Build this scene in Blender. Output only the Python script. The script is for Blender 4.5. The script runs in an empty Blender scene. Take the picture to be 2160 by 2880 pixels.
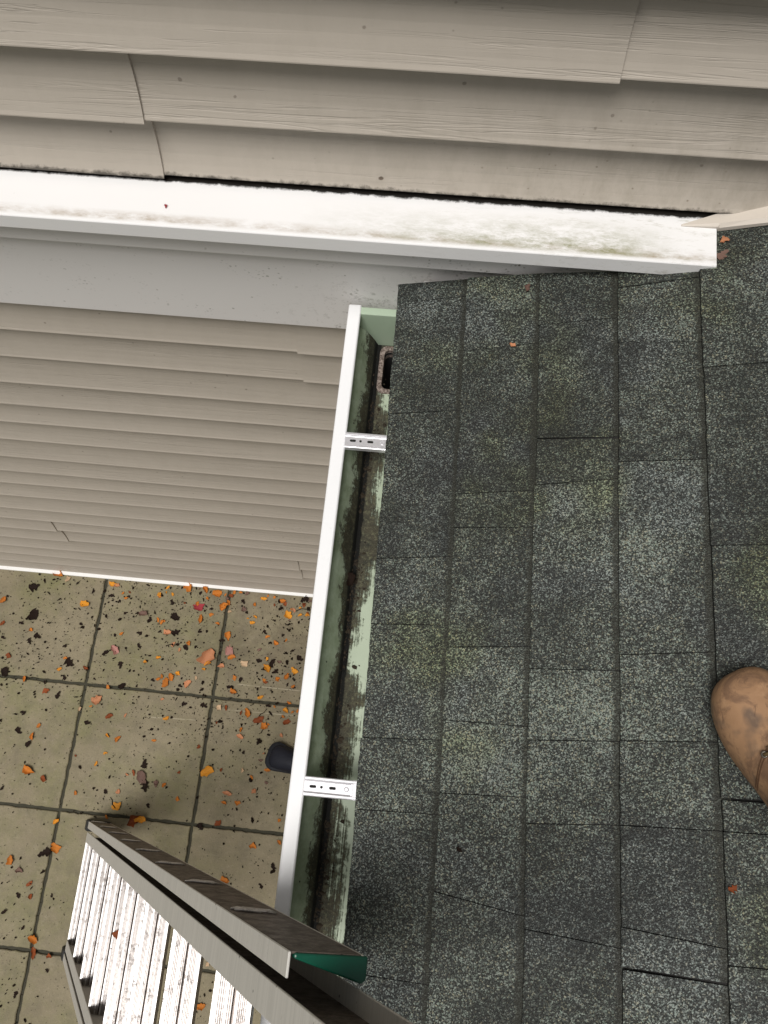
import bpy, bmesh, math, random
from math import sin, cos, pi, radians, atan, sqrt
from mathutils import Vector, Matrix, noise
random.seed(11)
S = bpy.context.scene
COL = S.collection

# ------------------------------------------------------------------ camera
H = 3.864
cam_data = bpy.data.cameras.new('camera')
cam = bpy.data.objects.new('camera', cam_data)
COL.objects.link(cam)
cam_data.sensor_fit = 'HORIZONTAL'
cam_data.sensor_width = 36.0
cam_data.lens = 43.3
cam_data.clip_start = 0.02
cam_data.clip_end = 800
cam.matrix_world = (Matrix.Translation((0, 0, H)) @ Matrix.Rotation(0.14527, 4, 'Z')
                    @ Matrix.Rotation(0.32733, 4, 'X') @ Matrix.Rotation(-0.05212, 4, 'Z'))
S.camera = cam

# ------------------------------------------------------------------ sky and sun (overcast)
SUN_EL, SUN_AZ = radians(69), radians(203)      # azimuth clockwise from +Y
w = bpy.data.worlds.new('World'); S.world = w; w.use_nodes = True
nt = w.node_tree
sky = nt.nodes.new('ShaderNodeTexSky'); sky.sky_type = 'NISHITA'; sky.sun_disc = False
sky.sun_elevation = SUN_EL; sky.sun_rotation = SUN_AZ
sky.air_density = 1.0; sky.dust_density = 4.0; sky.ozone_density = 1.0
hs = nt.nodes.new('ShaderNodeHueSaturation'); hs.inputs['Saturation'].default_value = 0.06
bg = nt.nodes['Background']; bg.inputs['Strength'].default_value = 0.05
nt.links.new(sky.outputs[0], hs.inputs['Color']); nt.links.new(hs.outputs[0], bg.inputs['Color'])
sd = bpy.data.lights.new('sun', 'SUN'); sd.energy = 2.4; sd.angle = radians(26); sd.color = (1.0, 0.97, 0.93)
sun = bpy.data.objects.new('sun', sd); COL.objects.link(sun)
sv = Vector((sin(SUN_AZ) * cos(SUN_EL), cos(SUN_AZ) * cos(SUN_EL), sin(SUN_EL)))
sun.rotation_euler = sv.to_track_quat('Z', 'Y').to_euler()
sun.location = (0, -3, 8)
S.view_settings.view_transform = 'Standard'; S.view_settings.look = 'None'
S.view_settings.gamma = 1.0; S.view_settings.use_curve_mapping = False
S.view_settings.exposure = 0.22
S.render.engine = 'CYCLES'

# ------------------------------------------------------------------ helpers
def tag(o, label=None, cat=None, group=None, kind=None):
    if label: o['label'] = label
    if cat: o['category'] = cat
    if group: o['group'] = group
    if kind: o['kind'] = kind
    return o

def empty(name, loc, label=None, cat=None, group=None):
    o = bpy.data.objects.new(name, None); COL.objects.link(o); o.location = loc
    o.empty_display_size = 0.1
    return tag(o, label, cat, group)

class MB:
    """collects shapes in world coordinates and links them as ONE mesh object"""
    def __init__(s): s.v = []; s.f = []; s.tone = []; s.edge = None
    def add(s, vs, fs, tone=0.5):
        b = len(s.v); s.v += [tuple(v) for v in vs]; s.f += [tuple(i + b for i in f) for f in fs]
        s.tone += [tone] * len(vs)
    def box(s, x0, x1, y0, y1, z0, z1, M=None, tone=0.5):
        vs = [Vector((x, y, z)) for x in (x0, x1) for y in (y0, y1) for z in (z0, z1)]
        if M: vs = [M @ v for v in vs]
        s.add(vs, [(0, 1, 3, 2), (4, 6, 7, 5), (0, 4, 5, 1), (2, 3, 7, 6), (0, 2, 6, 4), (1, 5, 7, 3)], tone)
    def prism(s, poly, axis_a, axis_b, M=None):
        """closed polygon poly (list of (u, w)) swept from axis_a to axis_b; poly in XZ, sweep along Y"""
        n = len(poly)
        vs = [Vector((u, axis_a, q)) for u, q in poly] + [Vector((u, axis_b, q)) for u, q in poly]
        if M: vs = [M @ v for v in vs]
        fs = [(i, (i + 1) % n, (i + 1) % n + n, i + n) for i in range(n)]
        s.add(vs, fs + [tuple(range(n))[::-1], tuple(range(n, 2 * n))])
    def strip(s, A, B):
        n = len(A); s.add(list(A) + list(B), [(i, i + 1, n + i + 1, n + i) for i in range(n - 1)])
    def loft(s, rings, cap=True):
        n = len(rings[0]); b = []
        for r in rings: b += list(r)
        fs = []
        for k in range(len(rings) - 1):
            for i in range(n):
                j = (i + 1) % n
                fs.append((k * n + i, k * n + j, (k + 1) * n + j, (k + 1) * n + i))
        if cap:
            fs.append(tuple(range(n))[::-1]); fs.append(tuple(range((len(rings) - 1) * n, len(rings) * n)))
        s.add(b, fs)
    def tube(s, pts, r, n=8):
        rings = []
        for i, p in enumerate(pts):
            p = Vector(p); d = (Vector(pts[min(i + 1, len(pts) - 1)]) - Vector(pts[max(i - 1, 0)])).normalized()
            a = d.orthogonal().normalized() if abs(d.z) > .9 else d.cross(Vector((0, 0, 1))).normalized()
            b = d.cross(a)
            rr = r[i] if isinstance(r, (list, tuple)) else r
            rings.append([p + a * rr * cos(2 * pi * k / n) + b * rr * sin(2 * pi * k / n) for k in range(n)])
        s.loft(rings)
    def build(s, name, m, parent=None, bevel=0, smooth=False, seg=1, weld=False):
        me = bpy.data.meshes.new(name)
        off = parent.location if (parent is not None and parent.parent is None) else Vector((0, 0, 0))
        if parent is not None and parent.parent is not None: off = parent.parent.location
        me.from_pydata([tuple(Vector(v) - off) for v in s.v], [], s.f); me.update()
        bm = bmesh.new(); bm.from_mesh(me)
        if weld: bmesh.ops.remove_doubles(bm, verts=bm.verts, dist=1e-5)
        bmesh.ops.recalc_face_normals(bm, faces=bm.faces); bm.to_mesh(me); bm.free()
        if not weld:
            ca = me.attributes.new('tone', 'FLOAT', 'POINT')
            ca.data.foreach_set('value', s.tone)
            if s.edge:
                ce = me.attributes.new('edge', 'FLOAT', 'POINT'); ce.data.foreach_set('value', s.edge)
        if smooth:
            me.polygons.foreach_set('use_smooth', [True] * len(me.polygons))
        me.materials.append(m)
        o = bpy.data.objects.new(name, me); COL.objects.link(o)
        if parent is not None: o.parent = parent
        if bevel:
            b = o.modifiers.new('bevel', 'BEVEL'); b.width = bevel; b.segments = seg; b.limit_method = 'ANGLE'; b.angle_limit = radians(40)
        return o

# ------------------------------------------------------------------ materials
class NT:
    def __init__(s, name):
        s.m = bpy.data.materials.new(name); s.m.use_nodes = True; s.t = s.m.node_tree
        s.b = s.t.nodes['Principled BSDF']; s.geo = None
    def n(s, typ, **kw):
        o = s.t.nodes.new(typ)
        for k, v in kw.items():
            if k in ('i',):
                for a, b in v.items(): o.inputs[a].default_value = b
            else: setattr(o, k, v)
        return o
    def l(s, a, b): s.t.links.new(a, b)
    def pos(s, scale=(1, 1, 1), obj=False):
        if obj:
            g = s.n('ShaderNodeTexCoord').outputs['Object']
        else:
            if not s.geo: s.geo = s.n('ShaderNodeNewGeometry')
            g = s.geo.outputs['Position']
        m = s.n('ShaderNodeMapping'); m.inputs['Scale'].default_value = scale
        s.l(g, m.inputs['Vector']); return m.outputs[0]
    def noise(s, vec, scale, detail=4, rough=.6, dist=0):
        o = s.n('ShaderNodeTexNoise'); o.inputs['Scale'].default_value = scale; o.inputs['Detail'].default_value = detail
        o.inputs['Roughness'].default_value = rough; o.inputs['Distortion'].default_value = dist
        s.l(vec, o.inputs['Vector']); return o.outputs['Fac']
    def vor(s, vec, scale, feat='F1', out='Distance', rand=1):
        o = s.n('ShaderNodeTexVoronoi', feature=feat); o.inputs['Scale'].default_value = scale
        o.inputs['Randomness'].default_value = rand
        s.l(vec, o.inputs['Vector']); return o.outputs[out]
    def ramp(s, fac, stops, interp='LINEAR'):
        o = s.n('ShaderNodeValToRGB'); r = o.color_ramp; r.interpolation = interp
        while len(r.elements) < len(stops): r.elements.new(.5)
        for e, (p, c) in zip(r.elements, stops):
            e.position = p
            e.color = (c, c, c, 1) if isinstance(c, (int, float)) else (*c, 1)
        s.l(fac, o.inputs[0]); return o.outputs[0]
    def mix(s, fac, a, b, blend='MIX'):
        o = s.n('ShaderNodeMix', data_type='RGBA', blend_type=blend)
        s.put(o.inputs[0], fac); s.put(o.inputs[6], a); s.put(o.inputs[7], b); return o.outputs[2]
    def put(s, sock, v):
        if isinstance(v, bpy.types.NodeSocket): s.l(v, sock)
        elif isinstance(v, (int, float)): sock.default_value = (v, v, v, 1) if sock.type == 'RGBA' else v
        else: sock.default_value = (*v, 1) if len(v) == 3 else v
    def math(s, op, a, b=0.0, c=None):
        o = s.n('ShaderNodeMath', operation=op); s.put(o.inputs[0], a); s.put(o.inputs[1], b)
        if c is not None: s.put(o.inputs[2], c)
        return o.outputs[0]
    def mr(s, v, a, b, c=0., d=1.):
        o = s.n('ShaderNodeMapRange'); s.put(o.inputs[0], v)
        for i, q in zip((1, 2, 3, 4), (a, b, c, d)): o.inputs[i].default_value = q
        return o.outputs[0]
    def xyz(s):
        if not s.geo: s.geo = s.n('ShaderNodeNewGeometry')
        o = s.n('ShaderNodeSeparateXYZ'); s.l(s.geo.outputs['Position'], o.inputs[0]); return o.outputs
    def bump(s, h, strength=.3, dist=.002, prev=None):
        o = s.n('ShaderNodeBump'); o.inputs['Strength'].default_value = strength; o.inputs['Distance'].default_value = dist
        s.l(h, o.inputs['Height'])
        if prev is not None: s.l(prev, o.inputs['Normal'])
        return o.outputs[0]
    def done(s, col=None, rough=.6, bump=None, metal=0., spec=.5):
        if col is not None: s.put(s.b.inputs['Base Color'], col)
        s.put(s.b.inputs['Roughness'], rough); s.put(s.b.inputs['Metallic'], metal)
        s.b.inputs['Specular IOR Level'].default_value = spec
        if bump is not None: s.l(bump, s.b.inputs['Normal'])
        return s.m

def specks(T, density, scale, lo=.13, hi=.2):
    """sparse irregular dark dots: mask 0..1"""
    p = T.pos()
    wob = T.noise(p, scale * 1.6, 3)
    d = T.vor(p, scale)
    d = T.math('ADD', d, T.math('MULTIPLY', T.math('SUBTRACT', wob, .5), .25))
    r = T.vor(p, scale, out='Color'); sep = T.n('ShaderNodeSeparateColor'); T.l(r, sep.inputs[0])
    on = T.math('LESS_THAN', sep.outputs[0], density)
    return T.math('MULTIPLY', T.mr(d, hi, lo), on)

def mat_siding():
    T = NT('siding_vinyl'); p = T.pos()
    base = T.mix(T.noise(p, 1.3, 3), (.440, .392, .334), (.490, .440, .378))
    sp = specks(T, .05, 55, .10, .17)
    sp2 = specks(T, .02, 18, .03, .06)
    col = T.mix(T.math('MAXIMUM', T.math('MULTIPLY', sp, .5), sp2), base, (.12, .09, .07))
    X = T.xyz()
    zone = T.math('MULTIPLY', T.mr(X[0], -.35, .25), T.math('MULTIPLY', T.mr(X[2], 2.95, 2.75), T.mr(X[2], 2.5, 2.6)))
    sp3 = T.math('MULTIPLY', specks(T, .22, 85, .06, .18), zone)
    film = T.math('MULTIPLY', T.mr(T.noise(T.pos((1, 1, .35)), 22, 6, .75), .42, .72), T.math('ADD', T.math('MULTIPLY', zone, .35), .10))
    col = T.mix(T.math('MULTIPLY', sp3, .6), col, (.12, .09, .06))
    col = T.mix(film, col, (.22, .19, .14))
    # mould creeping up from the bottom edge of the lowest upper course
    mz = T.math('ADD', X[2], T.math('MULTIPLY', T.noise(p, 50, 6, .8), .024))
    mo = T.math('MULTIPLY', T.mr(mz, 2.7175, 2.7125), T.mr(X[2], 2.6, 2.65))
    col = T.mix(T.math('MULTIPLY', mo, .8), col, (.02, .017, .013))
    g = T.noise(T.pos((1.7, 1.7, 60)), 1.6, 3, .5, 1.2)
    gr = T.math('PINGPONG', T.math('MULTIPLY', g, 5.0), 1.0)
    gr = T.ramp(gr, [(0, 0.), (.22, 1.), (1, .8)])
    amp = T.noise(T.pos((1.5, 1.5, 9)), 1.4, 2)
    gr = T.math('MULTIPLY', gr, T.mr(amp, .38, .6))
    b = T.bump(gr, .55, .0009)
    return T.done(col, .55, b, spec=.3)

def mat_cap():
    T = NT('cap_white'); p = T.pos(); X = T.xyz()
    base = T.mix(T.noise(p, 2.0, 3), (.80, .79, .78), (.86, .85, .85))
    n1 = T.noise(T.pos((.6, 1.6, 1)), 34, 9, .82); n2 = T.noise(T.pos((1.2, 3, 1)), 20, 7, .75)
    # a dirty tide line just behind the front edge
    band = T.math('MULTIPLY', T.mr(X[1], .8255, .830), T.mr(X[1], .846, .833))
    f = T.math('MULTIPLY', T.math('MULTIPLY', band, T.mr(n2, .38, .66)), T.mr(T.noise(T.pos((1, 0, 0)), 5, 3), .35, .6, .5, 1))
    top = T.mr(X[2], 2.681, 2.683)
    f = T.math('MULTIPLY', f, top)
    col = T.mix(T.math('MULTIPLY', f, .85), base, (.33, .25, .16))
    # green algae towards the roof end
    band2 = T.math('MULTIPLY', T.mr(X[1], .8235, .832), T.mr(X[1], .890, .836))
    xr = T.math('MULTIPLY', T.mr(X[0], -.25, .16), T.mr(X[0], .345, .24))
    g = T.math('MULTIPLY', T.math('MULTIPLY', band2, xr), T.mr(n1, .40, .62))
    col = T.mix(T.math('MULTIPLY', T.math('MULTIPLY', g, top), .95), col, (.20, .20, .065))
    grime = T.math('MULTIPLY', T.mr(X[0], -.1, .25), T.mr(T.noise(T.pos((.5, 2.2, 1)), 55, 6, .8), .54, .70))
    col = T.mix(T.math('MULTIPLY', grime, .45), col, (.35, .33, .24))
    # black mould under the siding edge
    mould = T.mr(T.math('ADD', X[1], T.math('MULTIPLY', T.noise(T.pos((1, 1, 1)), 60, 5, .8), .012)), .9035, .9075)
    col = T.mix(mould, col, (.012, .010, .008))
    sp = specks(T, .05, 40, .06, .11)
    col = T.mix(T.math('MULTIPLY', sp, .8), col, (.12, .1, .07))
    return T.done(col, .42, spec=.4)

def mat_frieze(name='frieze_white'):
    T = NT(name); p = T.pos(); X = T.xyz()
    base = T.mix(T.noise(p, 1.6, 3), (.76, .735, .72), (.82, .795, .78))
    den = T.mr(X[0], -1.1, .1)
    fine = T.vor(p, 120); ff = T.math('MULTIPLY', T.mr(T.math('ADD', fine, T.noise(p, 200, 2)), .78, .66), T.mr(T.noise(p, 16, 4, .7), .52, .66))
    a = T.math('MULTIPLY', ff, den)
    a2 = specks(T, .10, 45, .06, .13)
    # staining thickens where the board meets the shingles
    near = T.math('MULTIPLY', T.mr(X[0], -.35, -.06), T.mr(T.math('ADD', X[2], T.math('MULTIPLY', X[0], -.343)), 2.56, 2.46)); blot = T.math('MULTIPLY', T.mr(T.noise(p, 60, 6, .8), .54, .64), near)
    f = T.math('MAXIMUM', T.math('MULTIPLY', a, .8), T.math('MULTIPLY', T.math('MULTIPLY', a2, den), .85))
    f = T.math('MAXIMUM', f, T.math('MULTIPLY', blot, .55))
    col = T.mix(f, base, (.13, .12, .08))
    return T.done(col, .5, spec=.3)

def mat_simple(name, c, rough=.5, metal=0., var=.12, scale=6, bumpv=0, spec=.5, dirt=0., dirtc=(.1, .08, .06), obj=False):
    T = NT(name); p = T.pos(obj=obj)
    n = T.noise(p, scale, 4)
    c2 = tuple(x * (1 - var) for x in c)
    col = T.mix(n, c2, c)
    if dirt:
        d = T.mr(T.noise(p, scale * 5, 6, .75), .66 - dirt * .25, .78 - dirt * .25)
        col = T.mix(T.math('MULTIPLY', d, .85), col, dirtc)
    b = T.bump(T.noise(p, scale * 12, 3), bumpv, .002) if bumpv else None
    return T.done(col, rough, b, metal, spec)

def mat_shingle():
    T = NT('shingle_granules'); p = T.pos()
    at = T.n('ShaderNodeAttribute'); at.attribute_name = 'tone'; tone = at.outputs['Fac']
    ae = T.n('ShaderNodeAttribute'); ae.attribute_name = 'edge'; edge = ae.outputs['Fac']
    def cell(scale, sc=(1, 1, 1)):
        v = T.vor(T.pos(sc), scale, out='Color'); s_ = T.n('ShaderNodeSeparateColor'); T.l(v, s_.inputs[0]); return s_.outputs
    c1 = cell(640); c2 = cell(1000)
    big = T.noise(p, 4.2, 4, .6); mid = T.noise(p, 22, 4, .7)
    share = T.math('ADD', T.mr(big, .33, .68, -.10, .14), T.math('ADD', T.math('MULTIPLY', T.math('SUBTRACT', tone, .5), .28), T.mr(mid, .3, .7, -.09, .09)))
    v = T.math('ADD', T.math('MULTIPLY', c1[0], .78), T.math('MULTIPLY', c2[0], .22))
    v = T.math('ADD', v, share)
    lum = T.ramp(v, [(.20, .011), (.48, .025), (.64, .058), (.80, .135), (.96, .29)])
    tint = T.mix(c1[1], (.76, .95, .78), (.93, 1.0, .88))
    tint = T.mix(T.mr(c1[2], .80, .84), tint, (1.05, 1.03, .74))
    tint = T.mix(T.mr(T.noise(p, 7, 2), .5, .62, 0, .35), tint, (.90, 1.0, 1.06))
    col = T.mix(1.0, lum, tint, 'MULTIPLY')
    alg = T.mr(T.noise(p, 3.7, 3, .6), .57, .68)
    mossy = T.mix(1.0, col, (1.06, 1.08, .52), 'MULTIPLY')
    col = T.mix(T.math('MULTIPLY', alg, .5), col, mossy)
    # grit, dirt and painted butt shade along course lines, bare asphalt on the cut edges
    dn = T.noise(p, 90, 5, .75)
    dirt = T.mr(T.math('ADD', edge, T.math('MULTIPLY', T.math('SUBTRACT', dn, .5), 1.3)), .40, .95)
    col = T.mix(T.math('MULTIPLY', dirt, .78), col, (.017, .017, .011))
    nx = T.n('ShaderNodeSeparateXYZ'); T.l(T.geo.outputs['True Normal'], nx.inputs[0])
    cut = T.math('MAXIMUM', T.mr(nx.outputs[0], -.75, -.9), T.mr(T.math('ABSOLUTE', nx.outputs[1]), .7, .85))
    col = T.mix(T.math('MULTIPLY', cut, .85), col, (.012, .012, .011))
    h = T.math('ADD', T.math('MULTIPLY', T.vor(p, 560), -1.0), T.math('MULTIPLY', c1[0], .6))
    bb = T.bump(h, .7, .0010)
    bb = T.bump(mid, .25, .004, bb)
    return T.done(col, .62, bb, spec=.4)

def mat_patio():
    T = NT('patio_concrete'); p = T.pos()
    n = T.noise(p, 2.2, 6, .65); n2 = T.noise(p, 16, 5, .7)
    col = T.ramp(n, [(.3, (.208, .174, .110)), (.7, (.292, .248, .164))])
    alg = T.mr(T.noise(T.pos((1, 1, 1)), 2.6, 8, .74), .45, .66)
    X = T.xyz()
    alg = T.math('MULTIPLY', alg, T.mr(X[0], -.55, -1.1, .4, 1.0))
    col = T.mix(T.math('MULTIPLY', alg, .8), col, (.185, .182, .075))
    col = T.mix(T.mr(n2, .45, .70, 0, .5), col, (.13, .115, .075))
    pale = T.mr(T.noise(p, 34, 5, .75), .55, .72, 0, .3)
    col = T.mix(pale, col, (.38, .33, .24))
    mudm = T.math('MULTIPLY', T.mr(T.noise(p, 5.5, 7, .72), .42, .62), T.math('MULTIPLY', T.mr(X[0], -1.3, -.85), T.mr(X[1], .25, .62)))
    col = T.mix(T.math('MULTIPLY', mudm, .55), col, (.085, .062, .042))
    cr = T.mr(T.noise(T.pos((1, 1.6, 1)), 95, 6, .8), .60, .68)
    col = T.mix(T.math('MULTIPLY', cr, .55), col, (.07, .055, .035))
    tiny = specks(T, .30, 75, .08, .2)
    col = T.mix(T.math('MULTIPLY', tiny, .75), col, (.035, .030, .02))
    sc = T.noise(T.pos((3, 60, 1)), 3.0, 3, .6)
    col = T.mix(T.mr(sc, .62, .72, 0, .25), col, (.36, .31, .22))
    for lx0, lx1, ly0, k_ in ((-.73, -.45, .4775, -.01), (-.775, -.44, .3835, .008), (-1.08, -.87, .350, .03)):
        d_ = T.math('ABSOLUTE', T.math('SUBTRACT', T.math('SUBTRACT', X[1], T.math('MULTIPLY', X[0], k_)), ly0 + .004))
        ln = T.math('MULTIPLY', T.mr(d_, .0026, .0012), T.math('MULTIPLY', T.mr(X[0], lx0, lx0 + .02), T.mr(X[0], lx1, lx1 - .02)))
        col = T.mix(T.math('MULTIPLY', ln, T.mr(n2, .35, .6, .1, .75)), col, (.46, .41, .30))
    fine = T.noise(p, 200, 3, .75)
    col = T.mix(T.mr(fine, .3, .7, 0., .28), col, (.09, .08, .06))
    b = T.bump(T.math('ADD', fine, T.math('MULTIPLY', n2, 2)), .35, .002)
    return T.done(col, .75, b, spec=.3)

def mat_gutter_in():
    """mint enamel with dried silt: grime thick on the bottom, scraped in long streaks"""
    T = NT('gutter_mint'); X = T.xyz(); p = T.pos()
    mint = T.mix(T.noise(p, 8, 3), (.36, .425, .31), (.46, .525, .41))
    bottom = T.mr(X[2], 2.2875, 2.286)
    low = T.mr(X[2], 2.352, 2.300)
    blot = T.noise(T.pos((1, .8, 1)), 42, 9, .82)
    fine = T.noise(T.pos((1, 1, 1)), 130, 6, .8)
    streak = T.noise(T.pos((210, 3.0, 10)), 1.4, 5, .75)
    large = T.noise(T.pos((.2, 1, .2)), 9.5, 2, .5)
    large2 = T.noise(T.pos((1, 1, 1)), 21, 3, .6)
    nearc = T.mr(X[0], -.076, -.120, -1, 1)
    def wadd(*a):
        o = None
        for v, w_ in a:
            q = T.math('MULTIPLY', T.math('SUBTRACT', v, .5), w_); o = q if o is None else T.math('ADD', o, q)
        return o
    nb = wadd((blot, .75), (fine, .5), (streak, .95), (large, 1.7), (large2, .9))
    nb = T.math('ADD', nb, T.math('MULTIPLY', nearc, .26))
    fb = T.mr(nb, -.13, .0)
    nw = T.math('ADD', wadd((blot, 1.0), (fine, .7), (large, .9), (large2, .5)), T.mr(low, 0, 1, -.38, .26))
    fw = T.mr(nw, -.03, .08)
    f = T.mix(bottom, fw, fb)
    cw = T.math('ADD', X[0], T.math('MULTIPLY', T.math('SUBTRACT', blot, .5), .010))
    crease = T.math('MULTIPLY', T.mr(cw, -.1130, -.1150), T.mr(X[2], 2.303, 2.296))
    dirt = T.mix(T.mr(blot, .35, .65), (.010, .009, .007), (.060, .046, .028))
    dirt = T.mix(T.mr(fine, .50, .66, 0, .75), dirt, (.17, .165, .095))
    film = T.mix(T.mr(T.noise(p, 24, 5, .7), .35, .65, 0, .65), mint, (.16, .20, .11))
    film = T.mix(bottom, film, mint)
    col = T.mix(T.math('MULTIPLY', f, .95), film, dirt)
    sp = specks(T, .16, 75, .06, .15)
    col = T.mix(sp, col, (.015, .012, .01))
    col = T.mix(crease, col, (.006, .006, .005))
    b = T.bump(T.math('MULTIPLY', f, fine), .8, .003)
    return T.done(col, T.mix(f, .4, .85), b, spec=.35)

def mat_alu(name='ladder_aluminium', c=(.80, .79, .78), dirt=.35, rough=.34, dc=(.20, .16, .14), metal=.8, streak=0.):
    T = NT(name); p = T.pos()
    d = T.mr(T.noise(p, 45, 7, .78), .64 - dirt * .3, .80 - dirt * .2)
    sc = T.noise(T.pos((240, 2.5, 240)), 1.0, 5, .7)
    col = T.mix(T.mr(sc, .40, .62, 0, .55 if streak else .3), c, tuple(x * .55 for x in c))
    col = T.mix(T.math('MULTIPLY', d, .7), col, dc)
    if streak > 1:
        at = T.n('ShaderNodeAttribute'); at.attribute_name = 'tone'
        col = T.mix(T.math('MULTIPLY', at.outputs['Fac'], .9), (.20, .17, .155), col)
    sp = specks(T, .16, 60, .05, .15)
    col = T.mix(sp, col, (.03, .02, .015))
    return T.done(col, T.mr(d, 0, 1, rough, .75), T.bump(sc, .2, .001), metal)

def mat_leather():
    T = NT('boot_leather'); p = T.pos(obj=True)
    col = T.mix(T.noise(p, 14, 5, .6), (.25, .135, .070), (.48, .295, .165))
    st = T.mr(T.noise(p, 30, 5, .65, .6), .47, .60)
    col = T.mix(T.math('MULTIPLY', st, .6), col, (.115, .065, .045))
    st2 = T.mr(T.noise(p, 21, 3, .5), .53, .62)
    col = T.mix(T.math('MULTIPLY', st2, .75), col, (.105, .078, .062))
    pale = T.mr(T.noise(p, 40, 3, .5), .58, .72)
    col = T.mix(T.math('MULTIPLY', pale, .35), col, (.60, .38, .22))
    scr = T.noise(T.pos((60, 14, 60), obj=True), 3.0, 4, .7, .8)
    col = T.mix(T.mr(scr, .58, .70, 0, .6), col, (.11, .06, .04))
    b = T.bump(T.noise(p, 300, 3), .25, .0006)
    b = T.bump(T.noise(p, 30, 3), .25, .003, b)
    return T.done(col, .62, b, spec=.3)

def mat_leaf(name, c, c2):
    T = NT(name); p = T.pos((1, 1, 1), obj=True)
    col = T.mix(T.mr(T.noise(p, 60, 4, .7), .35, .65), c, c2)
    inf = T.n('ShaderNodeObjectInfo')
    col = T.mix(T.math('MULTIPLY', inf.outputs['Random'], .35), col, tuple(x * .45 for x in c2))
    return T.done(col, .7, T.bump(T.noise(p, 120, 3), .3, .001), spec=.06 if name == 'leaf_black_brown' else .25)

def mat_enamel():
    T = NT('gutter_white_enamel'); p = T.pos()
    col = T.mix(T.noise(p, 3, 4), (.82, .82, .83), (.88, .88, .89))
    sp = specks(T, .05, 38, .04, .09); wear = T.mr(T.noise(p, 60, 6, .8), .62, .74, 0, .35)
    col = T.mix(wear, col, (.55, .52, .47)); col = T.mix(T.math('MULTIPLY', sp, .85), col, (.06, .05, .04))
    return T.done(col, .38, T.bump(T.noise(p, 7, 2), .15, .002), spec=.4)

M = dict(
    siding=mat_siding(), cap=mat_cap(), frieze=mat_frieze(), shingle=mat_shingle(), patio=mat_patio(),
    gin=mat_gutter_in(), alu=mat_alu(), leather=mat_leather(),
    gout=mat_enamel(),
    trim=mat_simple('trim_white', (.78, .77, .75), .5, var=.08, dirt=.12),
    jch=mat_simple('channel_beige', (.60, .54, .47), .5, var=.06),
    flash=mat_simple('flashing_dark', (.022, .018, .015), .8, var=.5, scale=20),
    under=mat_simple('felt_black', (.015, .014, .013), .9),
    deckm=mat_simple('deck_board', (.2, .15, .1), .8),
    joint=mat_simple('joint_soil', (.060, .056, .036), .95, var=.5, scale=30, bumpv=.5),
    grass=mat_simple('lawn', (.06, .08, .03), .9, var=.5, scale=8, bumpv=.6),
    zinc=mat_simple('hanger_zinc', (.78, .77, .80), .32, metal=.55, var=.1, scale=30, dirt=.12),
    slotm=mat_simple('slot_dark', (.012, .012, .01), .9),
    rim=mat_simple('outlet_corroded', (.42, .34, .30), .7, metal=.1, var=.4, scale=60, bumpv=.4, dirt=.9, dirtc=(.05, .03, .02)),
    hole=mat_simple('pipe_inside', (.01, .01, .01), .9),
    rail=mat_alu('rail_aluminium', (.66, .635, .59), .08, .55, metal=.35),
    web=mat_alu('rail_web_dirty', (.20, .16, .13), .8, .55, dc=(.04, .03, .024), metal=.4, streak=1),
    rung=mat_alu('rung_aluminium', (.72, .70, .69), .38, .40, dc=(.24, .20, .185), streak=2),
    rungend=mat_alu('rung_end_dirty', (.70, .66, .62), .45, .3, dc=(.10, .075, .06), metal=.6),
    green=mat_simple('green_plastic', (.004, .085, .050), .32, var=.3, scale=20, dirt=.25, dirtc=(.01, .02, .015)),
    rubber=mat_simple('rubber_black', (.02, .02, .02), .7),
    navy=mat_simple('shoe_navy', (.007, .009, .020), .65, var=.4, scale=30, obj=True),
    navy2=mat_simple('shoe_rim', (.010, .012, .018), .55, var=.3, scale=30, obj=True),
    lace=mat_simple('boot_lace', (.30, .20, .08), .8, var=.4, scale=120, obj=True),
    brass=mat_simple('eyelet_metal', (.16, .14, .11), .4, metal=.8),
    sole=mat_simple('boot_sole', (.05, .04, .03), .8),
    silt=mat_simple('silt', (.050, .036, .022), .8, var=.8, scale=60, spec=.3),
    debris=mat_simple('debris_dark', (.022, .015, .010), .95, var=.7, scale=14, spec=.05),
)
LM = dict(
    o=mat_leaf('leaf_orange', (.60, .215, .03), (.38, .11, .015)),
    y=mat_leaf('leaf_amber', (.72, .34, .03), (.50, .17, .015)),
    r=mat_leaf('leaf_rust', (.30, .075, .015), (.15, .035, .012)),
    s=mat_leaf('leaf_salmon', (.62, .29, .15), (.42, .17, .08)),
    p=mat_leaf('leaf_pale', (.60, .42, .27), (.42, .29, .17)),
    k=mat_leaf('leaf_pink', (.55, .30, .25), (.38, .16, .14)),
    c=mat_leaf('leaf_crimson', (.42, .05, .06), (.26, .03, .04)),
    n=mat_leaf('leaf_mauve', (.22, .13, .10), (.12, .07, .055)),
    d=mat_leaf('leaf_black_brown', (.010, .008, .007), (.028, .016, .011)),
)

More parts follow.
